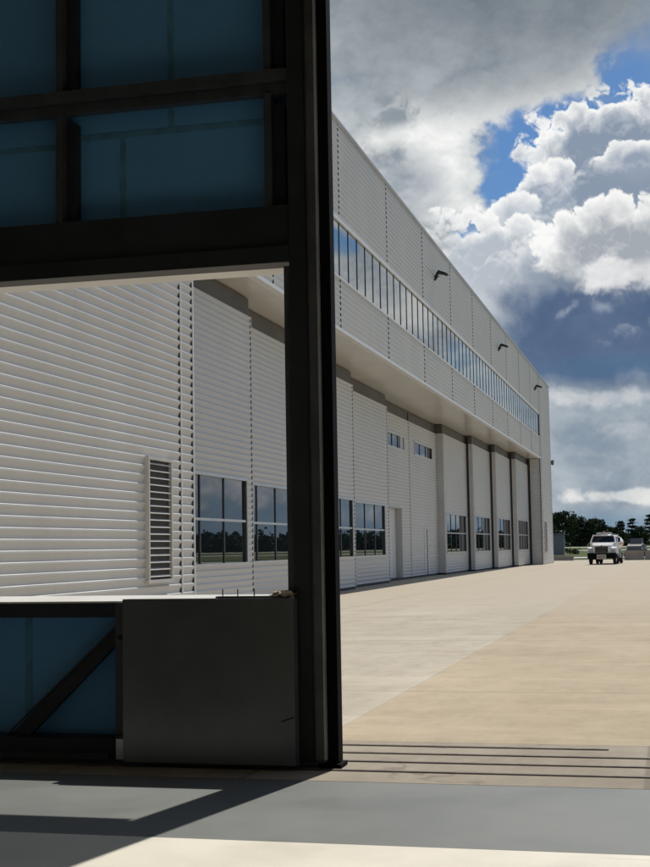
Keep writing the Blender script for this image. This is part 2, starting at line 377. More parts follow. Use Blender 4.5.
for i, (X, y0, y1, win) in enumerate(DOORS):
    rects = []; zt, zb = 3.27, 1.15
    if win: rects = [(y0, win[0], zb, zt), (win[1], y1, zb, zt), (y0, y1, .1, zb), (y0, y1, zt, 7.5)]
    elif i == 4:
        rects = [(y0, 57.6, .1, 3.33), (62.05, y1, .1, 3.33), (y0, y1, 3.33, 5.95), (y0, 58.85, 5.95, 6.66), (63.0, y1, 5.95, 6.66), (y0, y1, 6.66, 7.5)]
    else:
        rects = [(y0, 67.75, .1, 2.45), (68.8, y1, .1, 2.45), (y0, y1, 2.45, 5.95), (y0, 65.5, 5.95, 6.66), (70.7, y1, 5.95, 6.66), (y0, y1, 6.66, 7.5)]
    mb = MB()
    for a, b_, c_, d_ in rects: siding(mb, X, a+(.03 if a == y0 else 0), b_-(.0), c_, d_, d=0.02, per=0.15)
    d = part('sliding_door', MAT['door_clad'], mb)
    d['label'] = dlab[i]
    back = max(-12.45, X-.5)
    # body behind the sheets, with its flat edge faces
    mb = MB()
    if i == 4:
        mb.box(back, X-.025, y0+.01, 57.58, .1, 7.5).box(back, X-.025, 62.07, y1-.01, .1, 7.5).box(back, X-.32, 57.58, 62.07, .1, 3.33)
        mb.box(back, X-.025, 57.58, 62.07, 3.35, 5.93).box(back, X-.12, 57.58, 62.07, 5.93, 6.68).box(back, X-.025, 57.58, 62.07, 6.68, 7.5)
    elif i == 5:
        mb.box(back, X-.025, y0+.01, y1-.01, .1, 5.93).box(back, X-.12, y0+.01, y1-.01, 5.93, 6.68).box(back, X-.025, y0+.01, y1-.01, 6.68, 7.5)
    else:
        mb.box(back, X-.025, y0+.01, y1-.01, .1, zb).box(back, X-.13, y0+.01, y1-.01, zb, zt).box(back, X-.025, y0+.01, y1-.01, zt, 7.5)
        mb.box(X-.131, X-.025, y0+.01, win[0]-.02, zb, zt).box(X-.131, X-.025, win[1]+.02, y1-.01, zb, zt)
    sub('edge_panel', MAT['return'], mb, d)
    sub('edge_trim', MAT['trim'], MB().box(X-.05, X+.004, y0-.0, y0+.03, .1, 7.5), d)
    sub('edge_trim', MAT['trim'], MB().box(X-.05, X+.004, y1, y1+.03, .1, 7.5), d)
    sub('groove_shade', MAT['groove_dark'], MB().box(X-.03, X-.008, y1-.055, y1-.01, .1, 7.5), d)  # dark strip standing in for shade at the rib ends
    sub('header_band', MAT['header'], MB().box(back, X-.06, y0, y1, 7.5, 7.96), d)
    sub('bottom_seal', MAT['black'], MB().box(back, X-.03, y0+.02, y1-.02, .005, .1), d)
    if i >= 5 and i < 9:
        sub('edge_seal', MAT['black'], MB().box(X-.02, X+.13, y1+.03, y1+.1, .02, 7.9), d)
    elif i == 9: sub('edge_seal', MAT['black'], MB().box(X-.02, X+.10, y1+.03, y1+.1, .02, 7.9), d)
    elif i == 4: sub('edge_seal', MAT['black'], MB().box(X-.3, X-.03, y1+.005, y1+.055, .02, 7.9), d)
    def window(wy0, wy1, z0, z1, n, rail, glass=MAT['glass']):
        fr = MB(); w = .06
        fr.box(X-.12, X+.012, wy0-.02, wy0+w, z0-.02, z1+.02).box(X-.12, X+.012, wy1-w, wy1+.02, z0-.02, z1+.02)
        fr.box(X-.12, X+.016, wy0-.02, wy1+.02, z1-w+.01, z1+.024).box(X-.12, X+.03, wy0-.02, wy1+.02, z0-.03, z0+w-.02)
        if rail: fr.box(X-.061, X-.015, wy0+w, wy1-w, rail-.03, rail+.03)
        sub('window_frame', MAT['alu'], fr, d)
        for k in range(1, n):
            dk = MB()
            yy = wy0+(wy1-wy0)*k/n
            dk.box(X-.062, X-.035, yy-.026, yy+.026, z0+.04, (rail or z1)-.031 if rail else z1-.05)
            if rail: dk.box(X-.062, X-.035, yy-.026, yy+.026, rail-.031, z1-.05)
            sub('mullion', MAT['dark_alu'], dk, d)
        sub('window_pane', glass, MB().box(X-.128, X-.06, wy0+.02, wy1-.02, z0, z1), d)
        sub('window_reveal', MAT['dark_alu'], MB().box(X-.06, X-.005, wy1-w-.05, wy1-w-.001, z0+w-.02, z1-w), d)
    if win: window(win[0], win[1], zb, zt, win[2], 2.21)
    if i == 4:
        window(58.9, 62.95, 5.98, 6.64, 3, 0)
        sub('doorway', MAT['trim'], MB().box(X-.319, X-.29, 58.6, 61.9, .1, 3.25).box(X-.318, X-.28, 60.1, 60.13, .1, 3.25), d)
        sub('door_jamb', MAT['return'], MB().box(X-.319, X+.006, 61.95, 62.05, .1, 3.33).box(X-.319, X+.006, 57.6, 57.68, .1, 3.33).box(X-.318, X+.006, 57.68, 61.95, 3.26, 3.345), d)
    if i == 5:
        window(65.55, 70.65, 5.98, 6.64, 3, 0)
        sub('small_door', MAT['door_clad'], siding(MB(), X-.004, 67.82, 68.7, .14, 2.4, d=0.02, per=0.15), d)
        sub('door_jamb', MAT['trim'], MB().box(X-.06, X+.02, 68.72, 68.94, .1, 2.48).box(X-.06, X+.016, 67.75, 67.81, .1, 2.45).box(X-.06, X+.017, 67.81, 68.72, 2.4, 2.45), d)
        sub('groove_shade', MAT['groove_dark'], MB().box(X-.04, X-.006, 68.62, 68.71, .1, 2.4), d)
        sub('seam_strip', MAT['trim'], MB().box(X-.03, X+.006, 64.3, 67.74, 1.0, 1.04).box(X-.03, X+.006, 68.95, 71.98, 1.0, 1.04), d)
part('side_seal', MAT['black'], MB().box(-10.5, -10.2, NY1-.06, NY1-.035, .02, 7.95))

# louvred vents in both wings
MAT['vent_dark'] = simple('vent_gap_shade', (0.06, 0.057, 0.052), 0.8, var=0.2)  # dark tone painted in for the shade between the slats
MAT['vent'] = simple('vent_metal', (0.56, 0.54, 0.50), 0.45, var=0.08, scale=3)
def louvre(y0, y1, z0, z1, name, lab):
    mb = MB(); w = .06; x0, x1 = FX-.04, FX+.07
    mb.box(x0, x1, y0, y0+w, z0, z1).box(x0, x1, y1-w, y1, z0, z1).box(x0, x1+.002, y0-.02, y1+.02, z1, z1+w).box(x0, x1+.002, y0-.02, y1+.02, z0-w, z0)
    v = part(name, MAT['vent'], mb); v['label'] = lab
    sub('vent_back', MAT['vent_dark'], MB().box(FX+.001, FX+.006, y0+w, y1-w, z0, z1), v)
    sm = MB(); n = int((z1-z0)/.125)
    for k in range(n):
        z = z0+(k+.5)*(z1-z0)/n
        sm.quad((FX+.007, y0+w, z+.020), (FX+.007, y1-w, z+.020), (FX+.062, y1-w, z-.008), (FX+.062, y0+w, z-.008))
        sm.quad((FX+.062, y0+w, z-.008), (FX+.062, y1-w, z-.008), (FX+.062, y1-w, z-.020), (FX+.062, y0+w, z-.020))
    sub('slat', MAT['vent'], sm, v)
louvre(23.7, 24.95, 0.97, 3.2, 'louvred_vent', 'tall louvred vent in the near wing')
louvre(105.9, 107.3, 0.97, 3.2, 'louvred_vent', 'tall louvred vent in the far wing')

# floodlights on brackets
MAT['lamp_black'] = simple('black_lamp_metal', (0.015, 0.015, 0.016), 0.45, var=0.2)
MAT['lens'] = glass_mat('lamp_lens', (0.3, 0.3, 0.28), 1.5)
fl_lab = ['black bracket floodlight largest and nearest of three, high above the window band',
          'black bracket floodlight between two others along the upper hangar wall',
          'black bracket floodlight closest to the far end of the hangar wall']
proto = None
def copy_tree(o, parent=None):
    c = o.copy(); COL.objects.link(c)
    if parent: c.parent = parent
    for ch in list(o.children): copy_tree(ch, c)
    return c
for i, y in enumerate((57.1, 79.3, 100.9)):
    if proto is None:
        t_ = thing('wall_floodlight', '', 'floodlight', (FX, y, 13.0), 'floodlights along the upper wall'); proto = t_
        MB().box(-.03, .05, -.16, .16, -.35, .02).build('wall_plate', MAT['lamp_black'], t_, bevel=.01)
        MB().bar((.02, 0, -.25), (.26, 0, .30), .22, .13).bar((.02, -.1, -.26), (.42, -.1, -.02), .04, .04).build('arm', MAT['lamp_black'], t_)
        hd = MB()
        rings = []
        for s_, w_, h_ in ((0, .16, .10), (.12, .24, .15), (.70, .28, .12), (.86, .22, .05)):
            c_ = Vector((.20+s_*.94, 0, .34-s_*.34))
            rings.append([c_+Vector((0, -w_, -h_)), c_+Vector((0, w_, -h_)), c_+Vector((.04, w_*.8, h_*.8)), c_+Vector((.04, -w_*.8, h_*.8))])
        hd.loft(rings); hd.build('lamp_head', MAT['lamp_black'], t_)
        MB().bar((.36, 0, .15), (.88, 0, -.04), .02, .36).build('lamp_lens', MAT['lens'], t_)
    else:
        t_ = copy_tree(proto); t_.location = (FX, y, 13.0)
    t_['label'] = fl_lab[i]; t_.scale = (.55, .55, .55)
t_ = thing('wall_horn', 'small dark horn on a bracket at the far corner of the hangar', 'horn', (FX-.15, 113.36, 8.2))
MB().bar((0, 0, 0), (.0, .45, .05), .05, .05, up=(0, 0, 1)).build('bracket', MAT['lamp_black'], t_)
MB().tube((-.1, .5, .05), (.32, .45, .02), .1, .24, 12).build('horn_bell', MAT['header'], t_)

# ------------------------------------------------------------------ our own hangar: shell round the viewer
def shell(name, *boxes, mat='inner_wall'):
    mb = MB()
    for b_ in boxes: mb.box(*b_)
    return struct(mb.build(name, MAT[mat]))
shell('left_wall', (-9.75, -9.5, -26, 9.64, -.05, 13))
shell('right_wall', (22, 22.3, -26, 10.2, -.05, 13))
shell('back_wall', (-9.75, 22.3, -26.3, -26, -.05, 13))
shell('ceiling', (-9.75, 22.3, -26.3, 10.2, 13, 13.3))
shell('front_wall', (-9.5, 22, 9.66, 10.1, 8.5, 13), (-9.5, 22, 9.1, 9.66, 8.75, 13), (18, 22, 9.66, 10.1, -.02, 8.5), (-9.5, -9.3, 9.2, 10.1, -.02, 8.5))

# ------------------------------------------------------------------ the sliding door leaf in front of us
Y = 9.2
leaf = thing('hangar_door', 'dark steel framed hangar door with blue insulation panels and an open middle, half slid aside', 'hangar door', (0, 0, 0))
S, SG = MAT['steel'], MAT['steel_grey']
XL = -9.2
# end post
box('end_post', S, leaf, -2.555, -2.43, Y, Y+.36, .035, 8.4, bevel=.004)
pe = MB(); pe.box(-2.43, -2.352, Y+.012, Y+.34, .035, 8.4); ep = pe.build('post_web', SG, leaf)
box('edge_angle', MAT['angle'], leaf, -2.405, -2.3465, Y-.03, Y+.01, .06, 8.4)
box('edge_glint', MAT['pale_metal'], leaf, -2.346, -2.338, Y-.032, Y+.33, .06, 8.4)  # catch light along the post edge, put in as a bright strip
sl = MB(); sl.box(-2.40, -2.24, Y+.0, Y+.2, .004, .03).build('foot', MAT['seal'], leaf)
sl2 = MB().box(-2.336, -2.262, Y+.03, Y+.16, .036, 8.4).build('end_seal', MAT['seal'], leaf, bevel=.006)
box('post_lit_lip', SG, leaf, -2.60, -2.556, Y+.02, Y+.05, 1.18, 3.50)  # lighter strip standing in for the lit lip of the post
# lintel: two stepped channels
box('lintel', S, leaf, XL, -2.556, Y+.045, Y+.22, 3.645, 3.95)
box('lintel_flange', S, leaf, XL, -2.557, Y, Y+.20, 3.525, 3.644, bevel=.004)
# girts
gm = MB().box(XL, -2.556, Y+.03, Y+.17, 4.865, 4.95).box(XL, -2.556, Y+.09, Y+.17, 4.785, 4.864)
gm.build('girt', SG, leaf, bevel=.004)
box('girt', SG, leaf, XL, -2.556, Y+.05, Y+.17, 6.75, 6.90)
# struts (angles: flange coloured greyer as if lit, web left dark)
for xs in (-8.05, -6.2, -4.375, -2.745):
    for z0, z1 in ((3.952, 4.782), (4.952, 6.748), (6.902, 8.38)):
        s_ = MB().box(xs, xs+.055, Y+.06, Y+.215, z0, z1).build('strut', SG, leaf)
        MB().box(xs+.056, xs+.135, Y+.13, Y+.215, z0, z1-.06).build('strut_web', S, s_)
box('top_rail', S, leaf, XL, -2.556, Y, Y+.3, 8.382, 8.44)
box('side_post', S, leaf, XL, XL+.25, Y, Y+.36, .035, 8.38)
# blue insulation facing, one sheet per bay
bays = [(-8.95, -8.052), (-8.049, -6.202), (-6.199, -4.377), (-4.374, -2.747), (-2.744, -2.557)]
for x0, x1 in bays:
    for z0, z1 in ((3.951, 4.87), (4.873, 6.82), (6.823, 8.38)):
        box('insulation_panel', MAT['blue'], leaf, x0, x1, Y+.216, Y+.25, z0, z1)
seams = MB()
for x0, x1, z0, z1 in ((-8.9, -4.40, 4.56, 4.605), (-4.24, -2.56, 4.605, 4.65), (-3.92, -3.875, 3.96, 4.604), (-3.535, -3.49, 4.651, 8.3), (-7.1, -7.085, 3.96, 8.3), (-5.3, -5.285, 4.6, 8.3)):
    seams.box(x0, x1, Y+.212, Y+.2155, z0, z1)
seams.build('seam_tape', MAT['tape'], leaf)
# lower part
box('mid_rail', S, leaf, XL, -2.556, Y+.02, Y+.36, 1.03, 1.145, bevel=.004)
box('bottom_rail', S, leaf, XL, -2.556, Y, Y+.30, .03, .172, bevel=.004)
box('bottom_rail_lip', SG, leaf, XL, -3.93, Y-.03, Y-.002, .035, .07)
box('insulation_panel', MAT['blue'], leaf, XL+.26, -3.0, Y+.25, Y+.28, .173, 1.029)
box('seam_tape', MAT['tape'], leaf, -4.71, -4.655, Y+.245, Y+.2495, .18, 1.02)
br = MB().bar((-3.86, Y+.14, .965), (-4.72, Y+.14, .14), .105, .06); br.build('brace', S, leaf)
MB().tube((-3.86, Y+.10, 1.02), (-4.80, Y+.10, .16), .009, n=6).build('tie_rod', SG, leaf)
MB().bar((-7.3, Y+.14, .965), (-6.3, Y+.14, .14), .105, .06).build('brace', S, leaf)
pl = MB().box(-3.775, -2.515, Y-.13, Y-.12, .035, 1.165).box(-3.775, -2.557, Y-.119, Y-.002, 1.10, 1.163).box(-3.775, -3.765, Y-.119, Y-.002, .035, 1.10)
plate = pl.build('cover_plate', MAT['plate'], leaf)
MB().box(-2.521, -2.5145, Y-.133, Y-.06, .035, 1.16).build('plate_edge', SG, plate)
box('plate_angle', SG, leaf, -3.838, -3.779, Y-.11, Y-.06, .05, 1.14)
MB().box(-3.835, -3.78, Y-.114, Y-.1105, .05, .19).build('plate_tab', MAT['pale_metal'], leaf)
MB().tube((-3.80, Y-.135, .90), (-3.80, Y-.105, .90), .016, n=10).tube((-3.79, Y-.135, .885), (-3.79, Y-.105, .885), .01, n=8).build('bolt', MAT['black'], leaf)
MB().bar((-3.845, Y-.12, .215), (-3.775, Y-.12, .225), .012, .012).build('hinge_pin', MAT['black'], leaf)
MB().bar((-2.62, Y-.135, .33), (-2.53, Y-.135, .36), .01, .006).build('scratch_mark', MAT['black'], plate)
# white outer cladding and flashings
MAT['flash'] = simple('white_flashing', (0.74, 0.735, 0.70), 0.35, var=0.05, scale=2)
oc = MB().box(XL, -2.47, Y+.26, Y+.42, 3.60, 8.40).box(XL, -2.47, Y+.365, Y+.42, .04, 1.10)
oc.build('outer_cladding', MAT['flash'], leaf)
box('head_flashing', MAT['flash'], leaf, XL, -2.56, Y+.2005, Y+.44, 3.53, 3.599)
cs = MB(); z0, z1 = 1.147, 1.172
cs.v = [(XL, Y-.002, z0), (-2.80, Y-.002, z0), (-2.80, Y+.45, z1), (XL, Y+.45, z1), (XL, Y-.002, z0-.012), (-2.80, Y-.002, z0-.012), (-2.80, Y+.45, 1.1), (XL, Y+.45, 1.1)]
cs.f = [(0,1,2,3), (4,7,6,5), (0,4,5,1), (1,5,6,2), (2,6,7,3), (3,7,4,0)]
cs.build('sill_flashing', MAT['flash'], leaf)
box('sill_end', S, leaf, -2.795, -2.56, Y+.0, Y+.36, 1.10, 1.150)

# things lying on the sill
rk = thing('bolt_strip', 'dark flat strip with three upright bolts on the white sill', 'strip', (-2.95, Y-.07, 1.166))
MB().box(-.14, .32, -.04, .04, 0, .012).build('strip', S, rk)
for xx in (-.10, .01, .13): MB().tube((xx, 0, .012), (xx, 0, .062), .0045, n=6).build('bolt', MAT['rail'], rk)
MAT['rag'] = simple('cream_rag', (0.72, 0.64, 0.50), 0.95, var=0.35, scale=40)
rg = thing('bundled_rag', 'crumpled cream and brown rag bundled beside the tall dark post', 'rag', (-2.61, Y-.03, 1.166))
def lump(name, mat, cx, cz, rx, ry, rz, seed, parent, n=14, m=9, amp=.35):
    rnd = random.Random(seed); mb = MB(); rings = []
    ph = [rnd.uniform(0, 6.28) for _ in range(8)]
    for j in range(m+1):
        th = math.pi*j/m; ring = []
        for i in range(n):
            a = 2*math.pi*i/n
            r = 1+amp*(math.sin(3*a+ph[0]+2*th)*.4+math.sin(5*a+ph[1]-3*th)*.35+math.sin(7*a+4*th+ph[2])*.3)*math.sin(th)+rnd.uniform(-.12, .12)
            ring.append((cx+rx*r*math.sin(th)*math.cos(a), ry*r*math.sin(th)*math.sin(a), cz+rz*r*math.cos(th)))
        rings.append(ring)
    mb.loft(rings); return mb.build(name, mat, parent, smooth=False)
lump('rag', MAT['rag'], -.01, .022, .075, .04, .026, 3, rg, amp=.55)
lump('rag_fold', MAT['rag'], -.075, .012, .03, .03, .014, 15, rg, amp=.6)
lump('rag_fold', MAT['rag'], -.05, .014, .03, .035, .016, 5, rg)
lump('rag_fold', MAT['rag'], .045, .016, .03, .03, .017, 8, rg)
gl = thing('black_strap', 'short black strap end lying against the tall post beside the rag', 'strap', (-2.535, Y-.02, 1.166))
lump('strap', MAT['black'], 0, .02, .024, .03, .018, 11, gl, amp=.6)
MB().bar((-.03, 0, .012), (.022, 0, .05), .016, .02).build('strap_end', MAT['black'], gl)

# ------------------------------------------------------------------ fuel truck
def truck():
    MAT['tk_white'] = simple('truck_white_paint', (0.72, 0.72, 0.72), 0.3, var=0.05, scale=3)
    MAT['tk_dark'] = simple('truck_black_plastic', (0.007, 0.007, 0.008), 0.85, var=0.2, spec=0.1)
    MAT['tk_chrome'] = simple('truck_chrome', (0.6, 0.6, 0.62), 0.2, 0.9, var=0.05)
    MAT['tk_tyre'] = simple('tyre_rubber', (0.02, 0.02, 0.02), 0.85, var=0.2)
    MAT['tk_sign'] = simple('sign_board', (0.55, 0.50, 0.44), 0.6, var=0.1)
    MAT['tk_blue'] = simple('truck_grey_side', (0.16, 0.18, 0.21), 0.4, var=0.2)
    MAT['tk_glass'] = glass_mat('truck_glass', (0.006, 0.007, 0.008), 1.4)
    MAT['tk_line'] = simple('sign_lettering', (0.22, 0.16, 0.13), 0.6, var=0.1)
    MAT['tk_amber'] = simple('amber_lens', (0.7, 0.28, 0.03), 0.3, var=0.1)
    MAT['tk_red'] = simple('red_mark', (0.45, 0.04, 0.04), 0.5, var=0.1)
    T = thing('fuel_truck', 'white bonneted fuel truck with black bumper and roof beacon, driving toward us', 'truck', (-4.92, 100.2, 0.0), rz=math.radians(-3))
    W = MAT['tk_white']; D = MAT['tk_dark']
    # front faces -Y; width 2.3 m
    def ring(y, w, z0, z1, wt=None, r=.08):
        wt = wt or w
        return [(-w, y, z0), (w, y, z0), (w, y, z0+(z1-z0)*.6), (wt, y, z1-r), (wt-r, y, z1), (-wt+r, y, z1), (-wt, y, z1-r), (-w, y, z0+(z1-z0)*.6)]
    MB().loft([ring(.18, .55, .95, 1.62), ring(.25, .72, .90, 1.70), ring(1.0, .80, .9, 1.84), ring(1.62, .88, .9, 1.92)]).build('bonnet', W, T, smooth=False)
    for s in (-1, 1):
        MB().loft([ring(.40, .20, .92, 1.40), ring(.55, .24, .86, 1.50), ring(1.3, .25, .92, 1.52), ring(1.65, .22, .7, 1.4)]).build('wing', W, T).location.x = s*.92
        MB().box(-.15, .15, .36, .42, 1.10, 1.38).build('headlight', MAT['tk_chrome'], T, bevel=.03).location.x = s*.90
    cab = MB().loft([ring(1.6, 1.05, .75, 1.95), ring(1.66, 1.06, .7, 1.98), ring(2.15, 1.06, .7, 2.62, .92), ring(3.35, 1.06, .7, 2.66, .94), ring(3.45, 1.02, .75, 2.6, .9)]).build('cab', W, T)
    ws = MB(); ws.v = [(-.93, 1.645, 1.99), (.93, 1.645, 1.99), (.82, 2.06, 2.55), (-.82, 2.06, 2.55), (-.93, 1.70, 1.96), (.93, 1.70, 1.96), (.82, 2.12, 2.52), (-.82, 2.12, 2.52)]
    ws.f = [(0,1,2,3), (4,7,6,5), (0,4,5,1), (1,5,6,2), (2,6,7,3), (3,7,4,0)]
    wo = ws.build('windscreen', MAT['tk_glass'], T)
    for s in (-1, 1):
        sg = MB(); x = s*1.062; xt = s*.975
        sg.v = [(x, 1.95, 1.95), (x, 3.1, 1.95), (xt, 3.05, 2.48), (xt, 2.25, 2.48), (x-s*.05, 1.95, 1.95), (x-s*.05, 3.1, 1.95), (xt-s*.05, 3.05, 2.48), (xt-s*.05, 2.25, 2.48)]
        sg.f = ws.f; sg.build('side_window', MAT['tk_glass'], T)
        MB().bar((s*1.04, 1.75, 2.35), (s*1.26, 1.68, 2.40), .03, .03).box(s*1.20, s*1.36, 1.62, 1.68, 1.98, 2.42).build('mirror', D, T)
        MB().box(s*1.06, s*1.08, 1.9, 3.1, .85, .9).build('side_trim', MAT['tk_red'], T)
    gr = MB().box(-.50, .50, .13, .19, .98, 1.56).build('grille', D, T, bevel=.02)
    gb = MB()
    for k in range(5): gb.box(-.46, .46, .115, .135, 1.05+k*.11, 1.062+k*.11)
    gb.build('grille_bar', MAT['tk_chrome'], gr)
    MB().tube((0, .11, 1.60), (0, .16, 1.60), .07, n=12).build('badge', MAT['tk_red'], T)
    bp_ = MB().loft([[(-1.13, .22, .48), (-1.13, .22, .93), (1.13, .22, .93), (1.13, .22, .48)], [(-1.0, .02, .50), (-1.0, .02, .92), (1.0, .02, .92), (1.0, .02, .50)]]).box(-1.12, 1.12, .22, .40, .48, .95).build('bumper', D, T)
    for s in (-1, 1): MB().box(s*.70, s*1.15, .40, 1.65, .5, .86).build('wing_skirt', D, T)
    sg = MB().box(-.36, .36, -.02, .015, .45, .82).build('sign_board', MAT['tk_sign'], T)
    MB().box(-.30, .30, -.026, -.021, .67, .74).box(-.26, .26, -.026, -.021, .53, .60).build('sign_line', MAT['tk_line'], sg)
    # roof: visor, light bar, beacon
    MB().box(-.78, .78, 1.98, 2.16, 2.60, 2.68).build('visor', W, T, bevel=.02)
    MB().box(-.62, .62, 2.4, 2.75, 2.70, 2.92).build('light_bar', MAT['tk_chrome'], T, bevel=.05)
    MB().tube((0, 2.55, 2.92), (0, 2.55, 3.06), .09, .07, 10).build('beacon', MAT['tk_amber'], T)
    # frame, tank and fittings
    MB().box(-.45, .45, .45, 8.0, .55, .78).build('chassis', D, T)
    rings = []
    for y, s in ((3.7, .8), (3.85, .98), (4.2, 1.0), (7.4, 1.0), (7.75, .98), (7.9, .8)):
        rings.append([(1.12*s*math.cos(a)*(1 if abs(math.cos(a)) < .9 else 1), y, 1.92+.86*s*math.sin(a)) for a in [2*math.pi*k/20 for k in range(20)]])
    MB().loft(rings).build('tank', W, T, smooth=True)
    for s in (-1, 1): MB().box(s*1.06, s*1.135, 3.95, 7.3, 1.72, 1.86).build('tank_stripe', MAT['tk_amber'], T)
    MB().box(-.5, .5, 4.2, 7.4, 2.72, 2.82).build('tank_walkway', MAT['tk_chrome'], T)
    for s in (-1, 1):
        MB().box(s*.72, s*1.12, 3.7, 5.0, .5, 1.3).build('side_cabinet', MAT['tk_blue'], T, bevel=.03)
        MB().tube((s*1.0, 3.52, .8), (s*1.0, 3.52, 2.75), .07, n=10).build('exhaust_pipe', MAT['tk_chrome'], T)
        MB().box(s*.70, s*1.10, 1.7, 2.6, .38, .62).build('step', D, T)
    def wheel(x, y, w=.26):
        r = MB(); rr = []
        for xx, rad in ((-w/2, .36), (-w/2+.03, .48), (w/2-.03, .48), (w/2, .36)):
            rr.append([(x+xx, y+rad*math.cos(2*math.pi*k/24), .49+rad*math.sin(2*math.pi*k/24)) for k in range(24)])
        o = r.loft(rr).build('wheel', MAT['tk_tyre'], T)
        s = 1 if x > 0 else -1
        MB().tube((x+s*(w/2-.02), y, .49), (x+s*(w/2+.015), y, .49), .25, .2, 16).build('rim', MAT['tk_chrome'], o)
    wheel(-.95, 1.05); wheel(.95, 1.05)
    for s in (-1, 1): wheel(s*.98, 6.2); wheel(s*.68, 6.2)
    for o in T.children_recursive:
        o.location.x *= .9
        for v in o.data.vertices:
            v.co.x *= .9; v.co.y *= .92; v.co.z = v.co.z*.88 if v.co.z < 1 else .88+(v.co.z-1)*.74
    return T
truck()

# ------------------------------------------------------------------ small things at the apron edge
MAT['cabinet'] = simple('grey_cabinet_paint', (0.18, 0.19, 0.20), 0.5, var=0.08, scale=0.8)
cb = thing('equipment_cabinet', 'tall grey metal equipment cabinet beyond the far hangar corner', 'cabinet', (-15.5, 190, 0))
MB().box(-1.6, 1.25, -.8, .8, .12, 2.85).build('body', MAT['cabinet'], cb, bevel=.04)
MB().box(-1.75, 1.35, -.95, .95, 2.851, 2.98).build('roof', MAT['cabinet'], cb)
MB().box(-1.7, 1.3, -.9, .9, 0, .119).build('plinth', MAT['apron_pale'], cb)
for xx in (-1.45, -.15): MB().box(xx, xx+1.25, -.83, -.802, .25, 2.7).build('cabinet_door', MAT['cabinet'], cb)
MB().bar((1.2, -.5, 1.6), (1.9, -.5, 1.7), .06, .06, up=(0, 0, 1)).build('side_bracket', MAT['cabinet'], cb)
MAT['barrier'] = concrete('barrier_concrete', (0.30, 0.265, 0.22), (0.37, 0.33, 0.28), (0.22, 0.15, 0.11))
def barrier(x, y, L, h, lab, rz=0):
    b_ = thing('concrete_barrier', lab, 'barrier', (x, y, 0), 'concrete barriers along the apron edge', rz)
    prof = [(-.35, 0), (.35, 0), (.33, h*.25), (.16, h*.5), (.11, h), (-.11, h), (-.16, h*.5), (-.33, h*.25)]
    MB().loft([[(-L/2, a, z) for a, z in prof], [(L/2, a, z) for a, z in prof]]).build('block', MAT['barrier'], b_)
    MB().tube((-L/2-.04, 0, h*.35), (-L/2-.04, 0, h*.7), .04, n=6).build('loop', MAT['rail'], b_)
barrier(-9.9, 127.5, 2.3, .45, 'low pale concrete barrier at the far foot of the hangar')
barrier(-3.25, 124.5, 1.7, .85, 'stained concrete barrier right behind the fuel truck', .02)
barrier(-1.45, 124.6, 1.75, .85, 'stained concrete barrier at the right edge, past the fuel truck', -.02)
barrier(.4, 124.7, 1.75, .85, 'stained concrete barrier, last one to the right of the row', .01)
# utility vehicle parked in the grass behind the barriers
MAT['gse'] = simple('weathered_grey_paint', (0.10, 0.10, 0.10), 0.5, var=0.15, scale=2)
gv = thing('tow_tractor', 'small weathered grey tow tractor parked in the grass behind the concrete barriers', 'tractor', (-4.0, 165, 0), rz=1.45)
MB().loft([[(-2.2, -.8, .5), (-2.2, .8, .5), (-2.2, .8, 1.15), (-2.2, -.8, 1.15)], [(-.5, -.85, .45), (-.5, .85, .45), (-.5, .85, 1.45), (-.5, -.85, 1.45)], [(2.3, -.85, .45), (2.3, .85, .45), (2.3, .8, 1.25), (2.3, -.8, 1.25)]]).build('body', MAT['gse'], gv)
MB().loft([[(-.9, -.7, 1.4), (-.9, .7, 1.4), (.9, .7, 1.35), (.9, -.7, 1.35)], [(-.5, -.6, 2.05), (-.5, .6, 2.05), (.7, .6, 2.05), (.7, -.6, 2.05)]]).build('cab', MAT['gse'], gv)
MB().box(-.62, .62, -.70, -.66, 1.5, 1.95).build('cab_window', MAT['dark_alu'], gv)
MB().bar((1.2, 0, 1.3), (2.0, 0, 1.95), .12, .5).build('tow_arm', MAT['gse'], gv)
for xx in (-1.5, 1.5):
    for yy in (-.8, .8): MB().tube((xx, yy-.15, .45), (xx, yy+.15, .45), .45, n=16).build('wheel', MAT['black'], gv)

